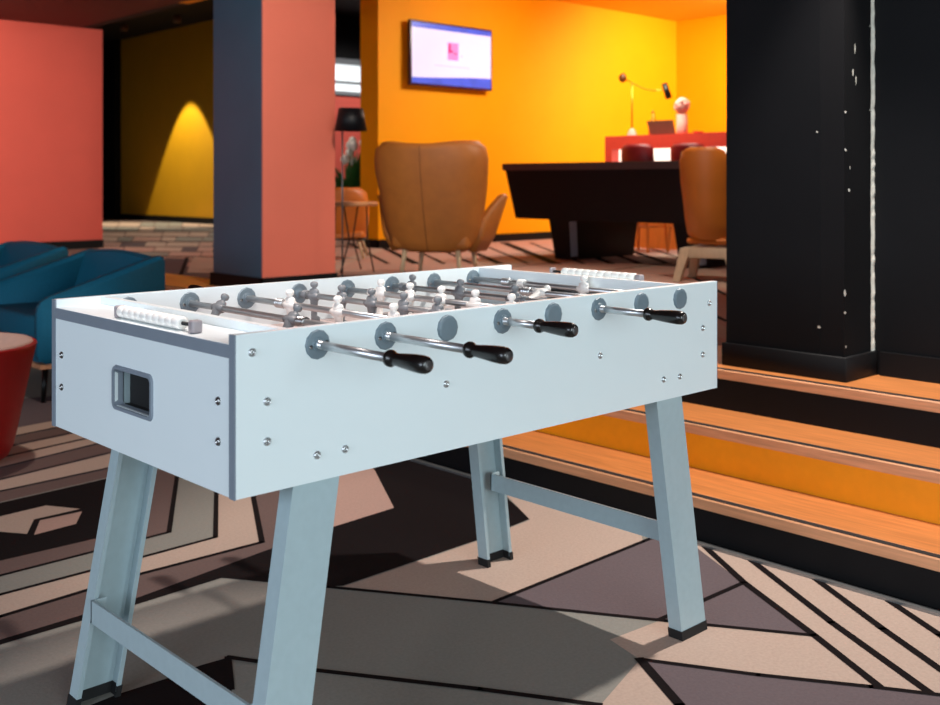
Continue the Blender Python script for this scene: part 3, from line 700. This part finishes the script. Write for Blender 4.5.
MB().lathe([(0, 0), (.055, 0), (.058, .02), (.055, .20), (.05, .20), (.048, .03), (0, .03)], PINKP, n=28).build('vase', t)
b = MB(); b.ell((0, 0, .285), (.075, .075, .085), PINKP, 20, 12)
for k in range(14):
    a = k*2.4; q = -.6+1.4*k/13; b.ell((.055*math.cos(a), .055*math.sin(a), .285+.05*q), (.028, .028, .03), PINKP, 10, 6)
b.build('bloom', t)
(p, s) = ck(653, .45)
t = thing('bottle', 'small amber bottle standing on the counter behind the laptop', 'bottle', p)
MB().lathe([(0, 0), (.05, 0), (.05, .15), (.02, .20), (.018, .25), (0, .25)], mat('amber', (214, 140, 20), .3), n=20).build('body', t)
MB().lathe([(0, .25), (.016, .25), (.016, .275), (0, .275)], mat('amber_cap', (190, 110, 20), .4), n=16).build('cap', t)
(p, s) = ck(698, .15)
b = MB(); b.lathe([(0, 0), (.035, 0), (.06, .022), (.056, .022), (.032, .006), (0, .006)], COUNTER, n=24)
d = b.build('dish', label='small shallow red dish on the counter near the black pillar', category='dish'); d.location = p

# wall-mounted television
TZ0, TZ1, TXa, TXb = 2.145, 2.832, 7.208, 8.415
t = thing('television', 'flat television with white screen and pink logo on the orange wall', 'television', ((TXa+TXb)/2, 8.65, (TZ0+TZ1)/2))
hw, hh = (TXb-TXa)/2, (TZ1-TZ0)/2
MB().bbox(-hw, hw, -.10, -.055, -hh, hh, mat('tv_bezel', (52, 22, 60), .3), .006).build('casing', t)
MB().box(-.25, .25, -.056, -.001, -.2, .2, BLKM).build('wall_bracket', t)
b = MB(); e = .022; b.box(-hw+e, hw-e, -.1015, -.1, -hh+e, hh-e, SCREEN)
b.box(-hw+e, hw-e, -.1022, -.1015, hh-e-.055, hh-e, SCRBLUE)
vs = [(-hw+e, -.1022, -hh+e), (hw-e, -.1022, -hh+e)]+[(hw-e-(2*hw-2*e)*k/10, -.1022, -hh+e+.085+.03*math.cos(k/10*2.4+.3)) for k in range(11)]
b.add(vs, [tuple(range(len(vs)))], SCRBLUE)
b.box(-.075, .085, -.1024, -.1018, -.045, .145, SCRPINK)
b.box(-.062, -.030, -.1028, -.1024, .05, .13, SCRMAG); b.box(-.062, .0, -.1028, -.1024, .035, .058, SCRMAG); b.box(.02, .055, -.1028, -.1024, .02, .035, SCRMAG)
b.box(.125, .14, -.1024, -.1018, .0, .015, SCRPINK)
for k in range(12): b.box(-.26+k*.043, -.26+k*.043+.032, -.1024, -.1018, -.122-.002*(k % 3), -.107, SCRGREY)
b.build('screen', t, label='lit screen with a pink square logo')

# potted plant and far corner
cx, cy = polar(350, 13.2)
t = thing('potted_plant', 'leafy green potted plant with white blooms between salmon pillar and orange wall', 'plant', (cx, cy, ZP))
MB().lathe([(0, .001), (.16, .001), (.2, .42), (.18, .42), (.16, .36), (0, .36)], BLKM, n=28).build('pot', t)
b = MB()
for k in range(150):
    a = random.uniform(0, 2*PI); el = random.uniform(.1, 1.4); L = random.uniform(.3, .75)
    d = Vector((math.cos(a)*math.cos(el), math.sin(a)*math.cos(el), math.sin(el))); base = Vector((0, 0, .42))+d*.08
    sd = d.cross(Vector((0, 0, 1))).normalized()*.045; p0 = base+d*L*.4; p1 = base+d*L+Vector((0, 0, -.08))
    b.add([base, p0+sd, p1, p0-sd, p0+Vector((0, 0, -.012))], [(0, 1, 4), (1, 2, 4), (2, 3, 4), (3, 0, 4)], GREEN)
b.build('foliage', t, kind='stuff')
b = MB()
for k in range(7):
    x, y, z = random.uniform(-.12, .12), random.uniform(-.12, .12), random.uniform(.95, 1.25)
    b.tube([(x*.3, y*.3, .5), (x*.8, y*.8, z*.8), (x, y, z)], .006, GREEN, 6)
    b.ell((x, y, z), (.05, .05, .06), PWHITE, 12, 8)
b.build('bloom_stems', t)
